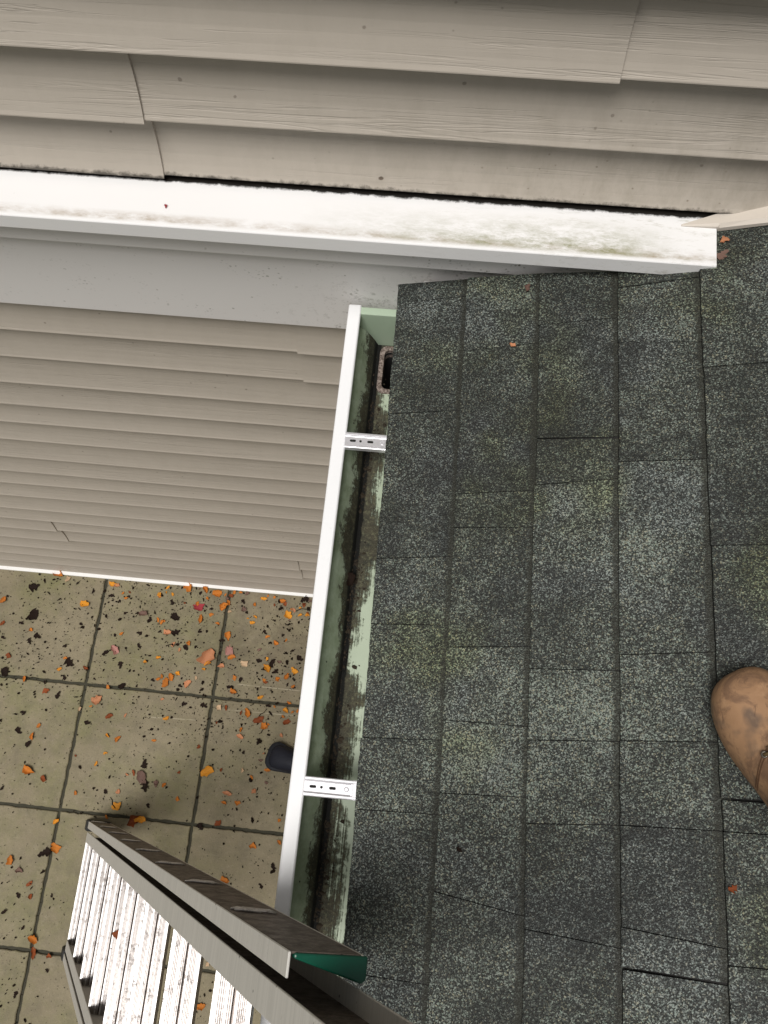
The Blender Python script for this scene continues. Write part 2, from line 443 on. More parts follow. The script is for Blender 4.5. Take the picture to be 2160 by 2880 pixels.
# ================================================================== GROUND
D = 0.9014                    # outermost edge of the siding courses
g = MB(); g.add([(-250, -250, -.05), (250, -250, -.05), (250, 250, -.05), (-250, 250, -.05)], [(0, 1, 2, 3)])
tag(g.build('ground', M['grass']), 'lawn around the house', None, kind='structure')
b = MB(); b.box(-4.2, 1.9, -3.3, .99, -.045, -.009)
joint = tag(b.build('patio_bed', M['joint']), 'dark soil filled joints between the patio slabs', None, kind='structure')
p = MB()
colx = [-.82 + .54 * k for k in range(-6, 4)]
rowy = [.99, .427, -.076, -.592, -1.10, -1.61, -2.12, -2.63, -3.14]
rot = Matrix.Translation((-.82, .427, 0)) @ Matrix.Rotation(radians(-.35), 4, 'Z') @ Matrix.Translation((.82, -.427, 0))
rr = random.Random(4)
for i in range(len(colx) - 1):
    for j in range(len(rowy) - 1):
        x0, x1, y1, y0 = colx[i] + .0065, colx[i + 1] - .0065, rowy[j] - .0065, rowy[j + 1] + .0065
        h = rr.uniform(-.0015, .0015)
        n = 30; rim = []
        def jit(): return rr.uniform(-.0021, .0021)
        for k in range(n): rim.append((x0 + (x1 - x0) * k / n, y0 + jit()))
        for k in range(n): rim.append((x1 + jit(), y0 + (y1 - y0) * k / n))
        for k in range(n): rim.append((x1 - (x1 - x0) * k / n, y1 + jit()))
        for k in range(n): rim.append((x0 + jit(), y1 - (y1 - y0) * k / n))
        cx, cy = (x0 + x1) / 2, (y0 + y1) / 2
        R0 = [rot @ Vector((a, c, -.04)) for a, c in rim]
        R1 = [rot @ Vector((a, c, -.003 + h)) for a, c in rim]
        R2 = [rot @ Vector((a + (.003 if a < cx else -.003), c + (.003 if c < cy else -.003), h)) for a, c in rim]
        p.loft([R0, R1, R2])
tag(p.build('patio', M['patio']), 'square concrete patio slabs with algae and dark joints', None, kind='structure')

# ================================================================== SIDING WALL
wall = empty('siding_wall', (0, D, 0), 'beige lap siding wall of the house with white band board across it', 'wall')
X_L, X_R = -3.4, 2.1
def prof(t, d=.0175): return D + d * (1 - (1 - min(max(t, 0), 1)) ** 2.3)
def jt(x): return 2.6890 + .125 * (x - .343) if x < .3965 else max(2.6957 + .30 * (x - .3965), 2.5555 + .343 * x)
def zj(x): return jt(x) - .003 if x > .370 else -1
def course(mb, z0, x0, x1, dy=0., dz=0., clip=False, rev=.127):
    dd = .0245 if z0 > 2.5 else .0150
    n = max(2, int((x1 - x0) / (.02 if clip and x1 > .3 else .12))); xs = [x0 + (x1 - x0) * i / n for i in range(n + 1)]
    ts = [0, .015, .06, .16, .3, .45, .6, .75, .88, 1.0, 1.07]
    rows = []
    def P(x, y, z):
        if clip and z < zj(x): z = min(zj(x), z0 + rev * 1.07); y = prof((z - z0) / rev, dd) + dy
        # a long gentle waviness of the vinyl
        return Vector((x, y + .0009 * sin(x * 3.1 + z0 * 9), z))
    rows.append([P(x, D + dd - .001 + dy, z0 + dz + .001) for x in xs])
    rows.append([P(x, D + .0012 + dy, z0 + dz) for x in xs])
    for t in ts:
        rows.append([P(x, prof(t, dd) + dy - (.0006 if 0 < t < .05 else 0), z0 + dz * (1 - t) + rev * t) for x in xs])
    b0 = len(mb.v)
    for r in rows: mb.v += [tuple(q) for q in r]; mb.tone += [.5] * len(r)
    m = n + 1
    for k in range(len(rows) - 1):
        for i in range(n):
            mb.f.append((b0 + k * m + i, b0 + k * m + i + 1, b0 + (k + 1) * m + i + 1, b0 + (k + 1) * m + i))
    for e in (0, n):     # returned panel ends
        A = [rows[k][e] for k in range(1, len(rows))]
        mb.strip(A, [Vector((q.x, D + dd + .001, q.z)) for q in A])
lower, upper = MB(), MB()
for k in range(0, 18):
    z0 = .008 + .127 * k
    if k in (4, 5): seams = [(-1.3536, 'L')]
    elif k in (2, 3): seams = [(-.480, 'L')]
    elif k in (16, 17): seams = [(-.2907, 'R')]
    elif k in (8, 9): seams = [(-2.6, 'L')]
    elif k in (12, 13): seams = [(-2.2, 'L')]
    else: seams = [(.3 + .2 * (k % 3), 'L')]
    x = seams[0][0]; side = seams[0][1]
    course(lower, z0, X_L, x + (.004 if side == 'L' else 0), *((-.0045, -.0018) if side == 'L' else (0, 0)))
    course(lower, z0, x - (.004 if side == 'R' else 0), X_R, *((-.0026, -.0040) if side == 'R' else (0, 0)))
for k in range(21, 34):
    z0 = .022 + .127 * k
    if k in (21, 22): x = -.4467
    elif k in (23, 24): x = .1889
    else: x = -1.2 + .5 * ((k * 7) % 5)
    if k == 21: z0 += .012
    rv = .115 if k == 21 else .127
    course(upper, z0, X_L, x + .004, -.0050, -.0026, rev=rv)
    course(upper, z0, x, X_R, clip=(k <= 26), rev=rv)
lower.build('lower_siding', M['siding'], wall, smooth=False)
upper.build('upper_siding', M['siding'], wall, smooth=False)
b = MB(); b.box(X_L, X_R, D + .0262, D + .12, -.04, 4.25); b.build('sheathing', M['flash'], wall)
# white starter strip at the foot
b = MB(); b.prism([(D - .016, -.03), (D + .016, -.03), (D + .016, .012), (D - .004, .012), (D - .016, .006)], X_L, .20,
                  Matrix(((0, 1, 0, 0), (1, 0, 0, 0), (0, 0, 1, 0), (0, 0, 0, 1))))
b.build('starter_strip', M['trim'], wall)
SW = Matrix(((0, 1, 0, 0), (1, 0, 0, 0), (0, 0, 1, 0), (0, 0, 0, 1)))   # swap: profile in YZ, swept along X
# drip cap, moulding, frieze board
b = MB(); b.prism([(.8214, 2.6515), (.8214, 2.6815), (.8230, 2.6836), (.840, 2.6842), (.913, 2.6885), (.913, 2.6515)], X_L, .394, SW)
b.build('drip_cap', M['cap'], wall, bevel=.0012, seg=2)
b = MB(); b.prism([(.8600, 2.5640), (.8600, 2.6514), (.9125, 2.6514), (.9125, 2.5640)], X_L, .386, SW)
b.build('moulding', M['frieze'], wall, bevel=.0015, seg=2)
b = MB(); b.prism([(.8930, 2.2900), (.8930, 2.5700), (.9120, 2.5700), (.9120, 2.2900)], X_L, 1.2, SW)
b.build('frieze_board', M['frieze'], wall, bevel=.0015, seg=2)
# J-channel that follows the roof above the band
b = MB()
xs = [.341, .352, .370, .3935, .3965] + [.44 + .1 * i for i in range(16)]
def jz(x): return 2.6873 if x < .395 else 2.5452 + .343 * x
def jring(x):
    z, t = jz(x), max(jt(x), 2.6884); w_ = min(1, (x - .341) / .07)
    return [Vector((x, .8840, z)), Vector((x, .8838, z + (t - z) * .6)), Vector((x, .8850 + .0040 * w_, t)), Vector((x, .8858 + .0252 * w_, t + .0006)), Vector((x, .8858 + .0252 * w_, z))]
b.loft([jring(x) for x in xs]); b.build('channel_trim', M['jch'], wall)
b = MB()
b.loft([[Vector((x, .8905, 2.50 + .343 * x)), Vector((x, .8905, jz(x) + .004)), Vector((x, .8945, jz(x) + .004)), Vector((x, .8945, 2.50 + .343 * x))] for x in (.3955, .8, 1.4, 2.0)])
b.build('step_flashing', M['flash'], wall)

# ================================================================== ROOF
KR = .9417                     # size of the shingle exposure against 5 in
EH, SL, X0, GE = 1.4047 * KR, .343, -.0678 * KR, -.0187
EXP = .127 * KR
CB = cos(atan(SL))
ZR = H - EH
def RP(s, y, n=0.):
    x = X0 + GE * y + s * CB
    return Vector((x, y, ZR + SL * x + n))
roof = empty('shingle_roof', (0, 0, ZR), 'dark grey green asphalt shingle roof with mossy tabs beside the gutter', 'roof')
cuts = {0: [(.872, .873), (.655, .656), (.400, .404), (.293, .295), (.119, .124), (.016, .020), (-.20, -.20)],
        1: [(.763, .770), (.506, .511), (.450, .450), (.260, .266), (.152, .150), (.049, .054), (-.082, -.101)],
        2: [(.800, .803), (.595, .592), (.517, .526), (.232, .235), (.131, .138), (.019, .029), (-.114, -.123)],
        3: [(.854, .863), (.755, .745), (.550, .551), (.256, .266), (.138, .145), (.028, .033), (-.096, -.107), (-.144, -.146)],
        4: [(.88, .885), (.699, .703), (.416, .418), (.20, .20), (.072, .074), (.032, .035), (-.124, -.118)]}
wide = {(2, .595 * KR), (3, -.144 * KR), (4, .072 * KR)}
rs = random.Random(21)
for i in range(5, 13):
    y = .9 - rs.uniform(.05, .2); L_ = []
    while y > -.3: L_.append((y, y + rs.uniform(-.006, .006))); y -= rs.uniform(.12, .30)
    cuts[i] = L_
cuts = {i: [(p0 * KR, p1 * KR) for p0, p1 in L_] for i, L_ in cuts.items()}
TOPS = {0: (.8570, .8555), 1: (.8550, .8500), 2: (.8480, .8370), 3: (.8345, .8200)}
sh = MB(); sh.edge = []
s_unused = 0
tones = {(0, 2): .40, (1, 5): .62, (2, 3): .75, (1, 4): .78, (3, 3): .70, (3, 4): .66, (2, 4): .78, (0, 0): .15}
for i in range(13):
    L_ = list(cuts[i]); y = L_[-1][0]
    while y > -1.7:
        y -= rs.uniform(.13, .31); L_.append((y, y))
    edges = [TOPS.get(i, (.8890, .8890))] + L_
    for q in range(len(edges) - 1):
        (a0, a1), (b0, b1) = edges[q], edges[q + 1]
        g0 = .0005; g1 = .0016 if (i, b0) in wide else .0006
        ga = .0016 if (i, a0) in wide else .0006
        s0 = i * EXP; s1 = s0 + EXP + .014
        lift = rs.uniform(-.0008, .0012)
        tone = tones.get((i, q), rs.uniform(.32, .66))
        mid = (a0 + b0) / 2
        tone += .10 * max(0, 1 - abs(mid - .15) / .3) - (.08 if mid > .55 else 0)  # paints the wall's shade and the lighter middle of the roof into tones
        n = max(2, int((a0 - b0) / .010))
        T_, U_ = [], []
        sk = rs.uniform(-.0012, .0012)
        for k in range(n + 1):
            f = k / n
            y0 = (a0 - ga) + (b0 + g1 - a0 + ga) * f; y1 = (a1 - ga) + (b1 + g1 - a1 + ga) * f
            js = rs.uniform(-.0007, .0007) + sk; jn = rs.uniform(-.0003, .0003)
            T_.append([RP(s0 + js + (s1 - s0) * t, y0 + (y1 - y0) * t, (.0038 + lift + jn) * (1 - t) - .0026 * t - (.0005 if t == 0 else 0)) for t in (0, .012, .45, .80, .865, 1)])
            U_.append([RP(s0 + js + (s1 - s0) * t, y0 + (y1 - y0) * t, -.0018 * (1 - t) - .0060 * t) for t in (0, 1)])
        vs = []; fs = []
        m = 8
        for k in range(n + 1): vs += T_[k] + U_[k]
        for k in range(n):
            o, o2 = k * m, (k + 1) * m
            for t in range(5): fs.append((o + t, o + t + 1, o2 + t + 1, o2 + t))
            fs.append((o, o2, o2 + 6, o + 6)); fs.append((o + 6, o2 + 6, o2 + 7, o + 7)); fs.append((o + 5, o + 7, o2 + 7, o2 + 5))
        for o in (0, n * m): fs.append((o, o + 1, o + 2, o + 3, o + 4, o + 5, o + 7, o + 6))
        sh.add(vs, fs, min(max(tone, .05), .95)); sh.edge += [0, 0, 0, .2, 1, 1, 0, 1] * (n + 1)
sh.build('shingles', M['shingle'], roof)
# starter course + felt + deck
b = MB()
b.loft([[RP(.002, y, -.0022), RP(1.62, y, -.0075), RP(1.62, y, -.0095), RP(.002, y, -.0062)] for y in (.818, .4, -.2, -1.7)])
b.build('felt', M['under'], roof)
b = MB(); b.loft([[RP(.49, y, -.0078), RP(1.62, y, -.0078), RP(1.62, y, -.012), RP(.49, y, -.012)] for y in (.8185, .8895)])
b.build('flashing', M['flash'], roof)
b = MB(); b.loft([[RP(.030, y, -.010), RP(1.62, y, -.012), RP(1.62, y, -.028), RP(.030, y, -.026)] for y in (.817, -1.7)])
b.build('deck', M['deckm'], roof)
b = MB(); b.box(-.040, -.022, -1.7, .885, 2.215, 2.488); b.build('fascia', M['trim'], roof)
b = MB(); b.box(-.022, .30, -1.7, .885, 2.215, 2.225); b.build('soffit', M['trim'], roof)
b = MB(); b.box(.30, .42, -1.7, .885, -.02, 2.45)
tag(b.build('house_wall', M['siding']), 'beige house wall standing under the shingle roof', 'wall')

# ================================================================== GUTTER
gut = empty('gutter', (-.11, .3, 2.31), 'white rain gutter with dirty mint green inside along the shingle edge', 'gutter')
GY0, GY1 = -1.6, .8835
inner = [(-.1660, 2.3860), (-.1640, 2.3700), (-.1550, 2.3520), (-.1440, 2.3380), (-.1350, 2.3200), (-.1265, 2.3000), (-.1215, 2.2850)]
outer = [(-.1720, 2.3860), (-.1695, 2.3680), (-.1590, 2.3500), (-.1480, 2.3360), (-.1390, 2.3180), (-.1300, 2.2980), (-.1240, 2.2820)]
b = MB()
ys = [GY0 + (GY1 - GY0) * k / 60 for k in range(61)]
for (xa, za), (xb, zb) in zip(inner, inner[1:]):
    b.strip([(xa, y, za) for y in ys], [(xb, y, zb) for y in ys])
HX0, HX1, HY0, HY1 = -.1075, -.0560, .7730, .8560
def bott(x0, x1, y0, y1):
    b.strip([(x0, y, 2.285) for y in (y0, y1)], [(x1, y, 2.285) for y in (y0, y1)])
bott(-.1215, -.044, GY0, HY0); bott(-.1215, -.044, HY1, GY1); bott(-.1215, HX0, HY0, HY1); bott(HX1, -.044, HY0, HY1)
b.strip([(-.044, y, 2.285) for y in ys], [(-.044, y, 2.405) for y in ys])
b.build('trough', M['gin'], gut)
b = MB()
for (xa, za), (xb, zb) in zip(outer, outer[1:]):
    b.strip([(xa, y, za) for y in ys], [(xb, y, zb) for y in ys])
b.strip([(-.124, y, 2.282) for y in (GY0, HY0)], [(-.042, y, 2.282) for y in (GY0, HY0)])
b.strip([(-.124, y, 2.282) for y in (HY1, GY1)], [(-.042, y, 2.282) for y in (HY1, GY1)])
b.strip([(-.042, y, 2.282) for y in ys], [(-.042, y, 2.407) for y in ys])
b.build('outer_shell', M['gout'], gut)
b = MB(); b.prism([(-.1740, 2.3835), (-.1740, 2.3945), (-.1720, 2.3965), (-.1530, 2.3972), (-.1505, 2.3955), (-.1505, 2.3860)], GY0, GY1 + .001)
b.build('lip', M['gout'], gut, bevel=.0015, seg=2)
b = MB()
cap_out = [(-.1505, 2.3950)] + [(x, z) for x, z in inner[1:]] + [(-.044, 2.285), (-.044, 2.395)]
b.prism(cap_out, .8670, .8820); b.build('end_cap', mat_simple('mint_enamel', (.46, .57, .43), .4, var=.14, dirt=.12), gut, bevel=.001)
# outlet: rounded collar + pipe
def rrect(x0, x1, y0, y1, r, z, n=5):
    out = []
    for cx, cy, a0 in ((x1 - r, y1 - r, 0), (x0 + r, y1 - r, 90), (x0 + r, y0 + r, 180), (x1 - r, y0 + r, 270)):
        for k in range(n + 1):
            a = radians(a0 + 90 * k / n); out.append(Vector((cx + r * cos(a), cy + r * sin(a), z)))
    return out
b = MB()
b.loft([rrect(HX0 - .0085, HX1 + .0085, HY0 - .0085, HY1 + .0085, .014, 2.2855), rrect(HX0 - .008, HX1 + .008, HY0 - .008, HY1 + .008, .014, 2.2880),
        rrect(HX0 + .0005, HX1 - .0005, HY0 + .0005, HY1 - .0005, .010, 2.2885), rrect(HX0 + .001, HX1 - .001, HY0 + .001, HY1 - .001, .010, 2.262)], cap=False)
outl = b.build('outlet_collar', M['rim'], gut)
b = MB(); b.loft([rrect(HX0 + .0008, HX1 - .0008, HY0 + .0008, HY1 - .0008, .010, z) for z in (2.280, 2.0, .12)], cap=False)
b.loft([rrect(HX0 + .002, HX1 - .002, HY0 + .002, HY1 - .002, .010, z) for z in (1.2, 1.19)])
b.build('pipe_bore', M['hole'], gut)
b = MB(); b.loft([rrect(HX0 - .0012, HX1 + .0012, HY0 - .0012, HY1 + .0012, .012, z) for z in (2.2815, 2.0, .10)], cap=False)
b.build('downspout', M['gout'], gut)
# hangers
SX = Matrix(((0, 1, 0, 0), (1, 0, 0, 0), (0, 0, 1, 0), (0, 0, 0, 1)))
for yc in (.6165, .0430, -.53, -1.1):
    b = MB(); hw = .0145
    pr = [(yc - hw, 2.3905), (yc - hw, 2.4010), (yc - hw + .0012, 2.4022), (yc - hw + .0048, 2.4022), (yc - hw + .0062, 2.3990), (yc - hw + .0072, 2.3985),
          (yc + hw - .0072, 2.3985), (yc + hw - .0062, 2.3990), (yc + hw - .0048, 2.4022), (yc + hw - .0012, 2.4022), (yc + hw, 2.4010), (yc + hw, 2.3905)]
    b.prism(pr, -.1515, -.0445, SX)
    hg = b.build('hanger', M['zinc'], gut, bevel=.0005)
    b = MB(); b.prism([(yc - hw + .0055, 2.3984), (yc - hw + .0055, 2.4008), (yc + hw - .0055, 2.4008), (yc + hw - .0055, 2.3984)], -.0795, -.0770, SX)
    b.prism([(yc - hw + .0005, 2.3984), (yc - hw + .0005, 2.4019), (yc + hw - .0005, 2.4019), (yc + hw - .0005, 2.3984)], -.0765, -.0450, SX)
    b.build('end_plate', M['zinc'], hg)
    for cx, hl, r in ((-.1378, .0030, .0022), (-.1245, 0, .0021), (-.1076, .0030, .0022)):
        b = MB(); ring = []
        for k in range(16):
            a = 2 * pi * k / 16; ring.append((cx + (hl if cos(a) > 0 else -hl) + r * cos(a), yc + r * sin(a)))
        b.loft([[Vector((x, y, z)) for x, y in ring] for z in (2.3986, 2.3990)]); b.build('slot', M['slotm'], hg)
    b = MB(); b.loft([[Vector((-.0865 + r * cos(2 * pi * k / 18), yc + r * sin(2 * pi * k / 18), z)) for k in range(18)] for r, z in ((.0038, 2.3986), (.0038, 2.3994), (.0031, 2.3998), (.0026, 2.3992))])
    b.build('rivet', M['zinc'], hg)

# ================================================================== LADDER
LA, LC = .405, .32
al = atan(LA)
base = Vector((LC - LA * H, .027, 0))
Ldir = Vector((sin(al), -.0115 * cos(al), cos(al))).normalized()
Ydir = Vector((0, 1, 0)); Bdir = Ydir.cross(Ldir).normalized()       # towards the roof side
Ydir = Ldir.cross(Bdir).normalized()
LM4 = Matrix(((Bdir.x, Ydir.x, Ldir.x, base.x), (Bdir.y, Ydir.y, Ldir.y, base.y), (Bdir.z, Ydir.z, Ldir.z, base.z), (0, 0, 0, 1)))
lad = empty('extension_ladder', (base.x, -.35, 0), 'aluminium ladder leaning on the gutter with dirty ridged treads', 'ladder')
ca = cos(al); dp = .090 * ca
tB = 2.82 / ca; tT = 3.42 / ca
def lb(name, mat, boxes, bevel=.0008, parent=lad):
    b = MB()
    for d0, d1, y0, y1, t0, t1 in boxes: b.box(d0, d1, y0, y1, t0, t1, M=LM4)
    return b.build(name, mat, parent, bevel=bevel)
YM = -.3755                                           # mirror plane of the ladder
def mir(y0, y1, m): return (y0, y1) if not m else (2 * YM - y1, 2 * YM - y0)
for m in (0, 1):
    a = mir(-.1535, -.1280, m)
    lb('base_rail', M['rail'], [(0, .003, *a, .10, tB), (dp - .003, dp, *a, .10, tB)])
    a = mir(-.1302, -.1280, m)
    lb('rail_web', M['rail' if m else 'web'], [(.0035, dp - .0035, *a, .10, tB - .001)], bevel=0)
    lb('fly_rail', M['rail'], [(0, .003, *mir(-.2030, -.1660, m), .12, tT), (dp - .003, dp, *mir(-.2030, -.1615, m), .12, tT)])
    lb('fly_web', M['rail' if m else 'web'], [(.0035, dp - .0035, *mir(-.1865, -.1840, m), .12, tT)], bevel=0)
    a = mir(-.165, -.124, m)
    fy = lb('foot', M['rubber'], [(-.004, dp + .004, *a, .0, .095)], bevel=.004)
    if m == 0:
        b = MB(); pz = [(.006, -.1290), (.006, -.1345), (dp - .001, -.1560), (dp + .004, -.1520), (dp + .004, -.1290)]
        b.loft([[LM4 @ Vector((d_, y_, t_)) for d_, y_ in pz] for t_ in (tB - .012, tB + .002)])
        b.build('green_end_cap', M['green'], lad, bevel=.002, seg=2)
    else:
        b = MB(); b.box(.001, dp + .002, *mir(-.156, -.1275, 1), tB, tB + .012, M=LM4); b.build('green_end_cap', M['green'], lad, bevel=.002)
# treads
zs = [2.85 - .343 * k for k in range(9)]
for z in zs:
    t = z / ca; yo = .027 - .0115 * z
    xf = .3215 - LA * (H - z); wd = .054
    rz_ = random.Random(int(z * 100))
    ribs = [(.0085, 1.0, 0), (.0028, .5, -.0008), (.0028, .45, -.0008), (.0028, .6, -.0008), (.0050, 1.0, 0), (.0028, .5, -.0008), (.0028, .4, -.0008), (.0035, -1, -.008), (.0050, .95, 0), (.0026, .45, -.0008), (.0026, .55, -.0008), (.0026, .4, -.0008), (.0026, .5, -.0008), (.0075, .9, 0)]
    tot = sum(r_[0] for r_ in ribs); u = xf; top = []; tn = [.5]
    for w_, tv, hh in ribs:
        w_ = w_ * wd / tot
        if tv < 0: top += [(u, z - .009), (u + w_, z - .009)]; tn += [0, 0]
        else:
            g_ = .0004; tv = min(tv * rz_.uniform(.8, 1.08), 1)
            top += [(u + g_ * .5, z - .0022), (u + g_ * 1.5, z + hh), (u + w_ - g_ * 1.5, z + hh), (u + w_ - g_ * .5, z - .0022)]; tn += [.1, tv, tv, .1]
        u += w_
    poly = [(xf, z - .0035)] + top + [(xf + wd, z - .0035), (xf + wd, z - .026), (xf + wd - .006, z - .030), (xf + .006, z - .030), (xf, z - .026)]
    tn += [.5] * 5
    b = MB(); b.prism(poly, yo - .5640, yo - .1868); b.tone = tn + tn
    b.build('tread', M['rung'], lad)
    if z < 2.82:
        ed = MB(); xw = base.x + .010 + z * LA; yw = yo - .1262; rz_ = random.Random(int(z * 50))
        for zz, u0, u1, r_ in ((.012, .004, .050, .0022), (.006, .010, .062, .0018), (.000, .000, .040, .0024), (-.007, .016, .058, .0020), (-.013, .006, .046, .0016)):
            u0 += rz_.uniform(-.004, .004); u1 += rz_.uniform(-.010, .006)
            ed.tube([(xw + u0 + (u1 - u0) * q / 4, yw + .0006 * (1 if 0 < q < 4 else -1), z + zz + rz_.uniform(-.0012, .0012)) for q in range(5)], [r_ * .6, r_, r_ * rz_.uniform(.8, 1.1), r_, r_ * .5], 6)
        ed.build('rung_end', M['rungend'], lad, smooth=True)

# ================================================================== BOOT
def sect(fr, u, w, h, z0=0., k=2.6, n=20, squash=0.):
    """ring across the foot: superellipse top, flat bottom"""
    out = []
    for i in range(n):
        a = 2 * pi * i / n; c, s_ = cos(a), sin(a)
        yy = w * .5 * abs(c) ** (2 / k) * (1 if c > 0 else -1)
        zz = (h * abs(s_) ** (2 / k) if s_ > 0 else -.006 * abs(s_))
        out.append(fr @ Vector((u, yy, z0 + zz)))
    return out
beta = atan(SL)
toe = Vector((.4020, .2180, 0)); dirv = Vector((.46, -.885, 0)).normalized()
side = Vector((-dirv.y, dirv.x, 0))
ztoe = ZR + SL * toe.x
up = Vector((-sin(beta), 0, cos(beta)))
dv = (dirv + Vector((0, 0, SL * dirv.x))).normalized(); sdv = up.cross(dv).normalized()
FR = Matrix(((dv.x, sdv.x, up.x, toe.x), (dv.y, sdv.y, up.y, toe.y), (dv.z, sdv.z, up.z, ztoe + .003), (0, 0, 0, 1)))
boot = empty('work_boot', (toe.x, toe.y, ztoe), 'scuffed tan leather work boot standing on the shingles', 'boot')
spec = [(.001, .030, .020), (.006, .056, .036), (.014, .074, .047), (.028, .091, .055), (.045, .102, .058), (.065, .108, .060), (.085, .108, .064), (.105, .104, .071), (.125, .098, .080), (.145, .092, .092), (.165, .087, .105), (.185, .084, .118)]
b = MB(); b.loft([sect(FR, u, w_, h_, .022, 2.3) for u, w_, h_ in spec] + [sect(FR, u, w_, h_, .022, 2.4) for u, w_, h_ in ((.215, .080, .120), (.25, .078, .120), (.285, .070, .115), (.300, .050, .10))])
up_ = b.build('upper', M['leather'], boot, smooth=True)
ss = up_.modifiers.new('subsurf', 'SUBSURF'); ss.levels = 1; ss.render_levels = 2
b = MB(); rings = []
for k, (zc, sx, sy) in enumerate(((.10, .070, .046), (.13, .062, .045), (.17, .058, .045), (.21, .060, .047), (.24, .063, .050))):
    rings.append([FR @ Vector((.235 + sx * cos(2 * pi * i / 20) * (.9 if k else 1), sy * sin(2 * pi * i / 20), zc)) for i in range(20)])
rings += [[FR @ Vector((.235 + .055 * cos(2 * pi * i / 20), .044 * sin(2 * pi * i / 20), .238)) for i in range(20)], [FR @ Vector((.235 + .05 * cos(2 * pi * i / 20), .040 * sin(2 * pi * i / 20), .12)) for i in range(20)]]
b.loft(rings, cap=False); b.build('shaft', M['leather'], boot, smooth=True)
b = MB()
out = [(.010, .030), (.020, .062), (.035, .082), (.05, .096), (.075, .104), (.10, .102), (.14, .088), (.19, .078), (.24, .076), (.28, .066), (.298, .044)]
sh_ = lambda z, e: [FR @ Vector((u, w_ * .5 + e, z)) for u, w_ in out] + [FR @ Vector((u, -w_ * .5 - e, z)) for u, w_ in out[::-1]]
b.loft([sh_(0, -.004), sh_(.004, -.001), sh_(.020, -.001), sh_(.024, -.005)]); b.build('sole', M['sole'], boot)
# toe-cap seam, vamp seam, eyelets, laces, tongue
def on_top(u, v):
    for (u0, w0, h0), (u1, w1, h1) in zip(spec, spec[1:]):
        if u0 <= u <= u1:
            f = (u - u0) / (u1 - u0); w_ = w0 + (w1 - w0) * f; h_ = h0 + (h1 - h0) * f
            q = min(abs(2 * v / w_), .999); return FR @ Vector((u, v, .022 + h_ * (1 - q ** 2.3) ** (1 / 2.3) + .0004))
    return FR @ Vector((u, v, .13))
M['seam'] = mat_simple('boot_seam', (.11, .05, .02), .8, obj=True)
b = MB()
for off in (0, .0035):
    b.tube([on_top(.098 + off - .030 * (abs(v) / .048) ** 2 * -1.2, v) for v in [-.046 + .0046 * i for i in range(21)]], .0006, 5)
for sg in (-1, 1):
    b.tube([on_top(.112 + .006 * i, sg * (.020 + .0012 * i)) for i in range(12)], .0006, 5)
b.build('stitching', M['seam'], boot)
b = MB()
for v in (-1, 1):
    pass
b.loft([[on_top(u, v) + up * .003 for v in (-.016, -.008, 0, .008, .016)] + [on_top(u, v) for v in (.016, .008, 0, -.008, -.016)] for u in (.100, .125, .145, .165, .184)])
b.build('tongue', M['leather'], boot, smooth=True)
for k in range(4):
    u = .106 + .021 * k
    for sg in (-1, 1):
        c = on_top(u, sg * .021) + up * .0012
        b = MB(); b.loft([[c + dv * r * cos(2 * pi * i / 14) + sdv * r * sin(2 * pi * i / 14) + up * z for i in range(14)] for r, z in ((.0042, 0), (.0040, .0014), (.0022, .0016), (.0018, -.001))])
        b.build('eyelet', M['brass'], boot, smooth=True)
    b = MB(); b.tube([on_top(u, -.021) + up * .002, on_top(u + .004, -.008) + up * .008, on_top(u + .008, .008) + up * .008, on_top(u + .012, .021) + up * .002], .0022, 7)
    b.tube([on_top(u, .021) + up * .002, on_top(u + .004, .008) + up * .010, on_top(u + .008, -.008) + up * .010, on_top(u + .012, -.021) + up * .002], .0022, 7)
    b.build('lace', M['lace'], boot, smooth=True)

# ================================================================== NAVY SHOE under the gutter
sx = Vector((-.560, .2240, .0))
FS = Matrix.Translation(sx) @ Matrix.Rotation(radians(-14), 4, 'Z') @ Matrix.Scale(.93, 4)
shoe = empty('shoe', tuple(sx), 'dark navy shoe toe poking out from under the white gutter lip', 'shoe')
b = MB(); prf = [(.0, .050), (.006, .084), (.018, .110), (.036, .124), (.055, .122), (.078, .112), (.12, .098), (.18, .086), (.24, .082), (.262, .06)]
o_ = lambda z, e: [FS @ Vector((u + (0 if u else -e), w_ * .5 + e, z)) for u, w_ in prf] + [FS @ Vector((u + (0 if u else -e), -w_ * .5 - e, z)) for u, w_ in prf[::-1]]
b.loft([o_(.001, -.004), o_(.008, 0), o_(.028, 0), o_(.035, -.005)]); b.build('sole', M['navy2'], shoe, smooth=True)
b = MB(); b.loft([sect(FS, u, w_, h_, .030, 2.2) for u, w_, h_ in ((.016, .050, .012), (.024, .080, .024), (.040, .100, .036), (.065, .104, .044), (.10, .096, .056), (.14, .084, .066), (.19, .074, .062), (.235, .068, .058), (.255, .05, .05))])
b.build('upper', M['navy'], shoe, smooth=True)

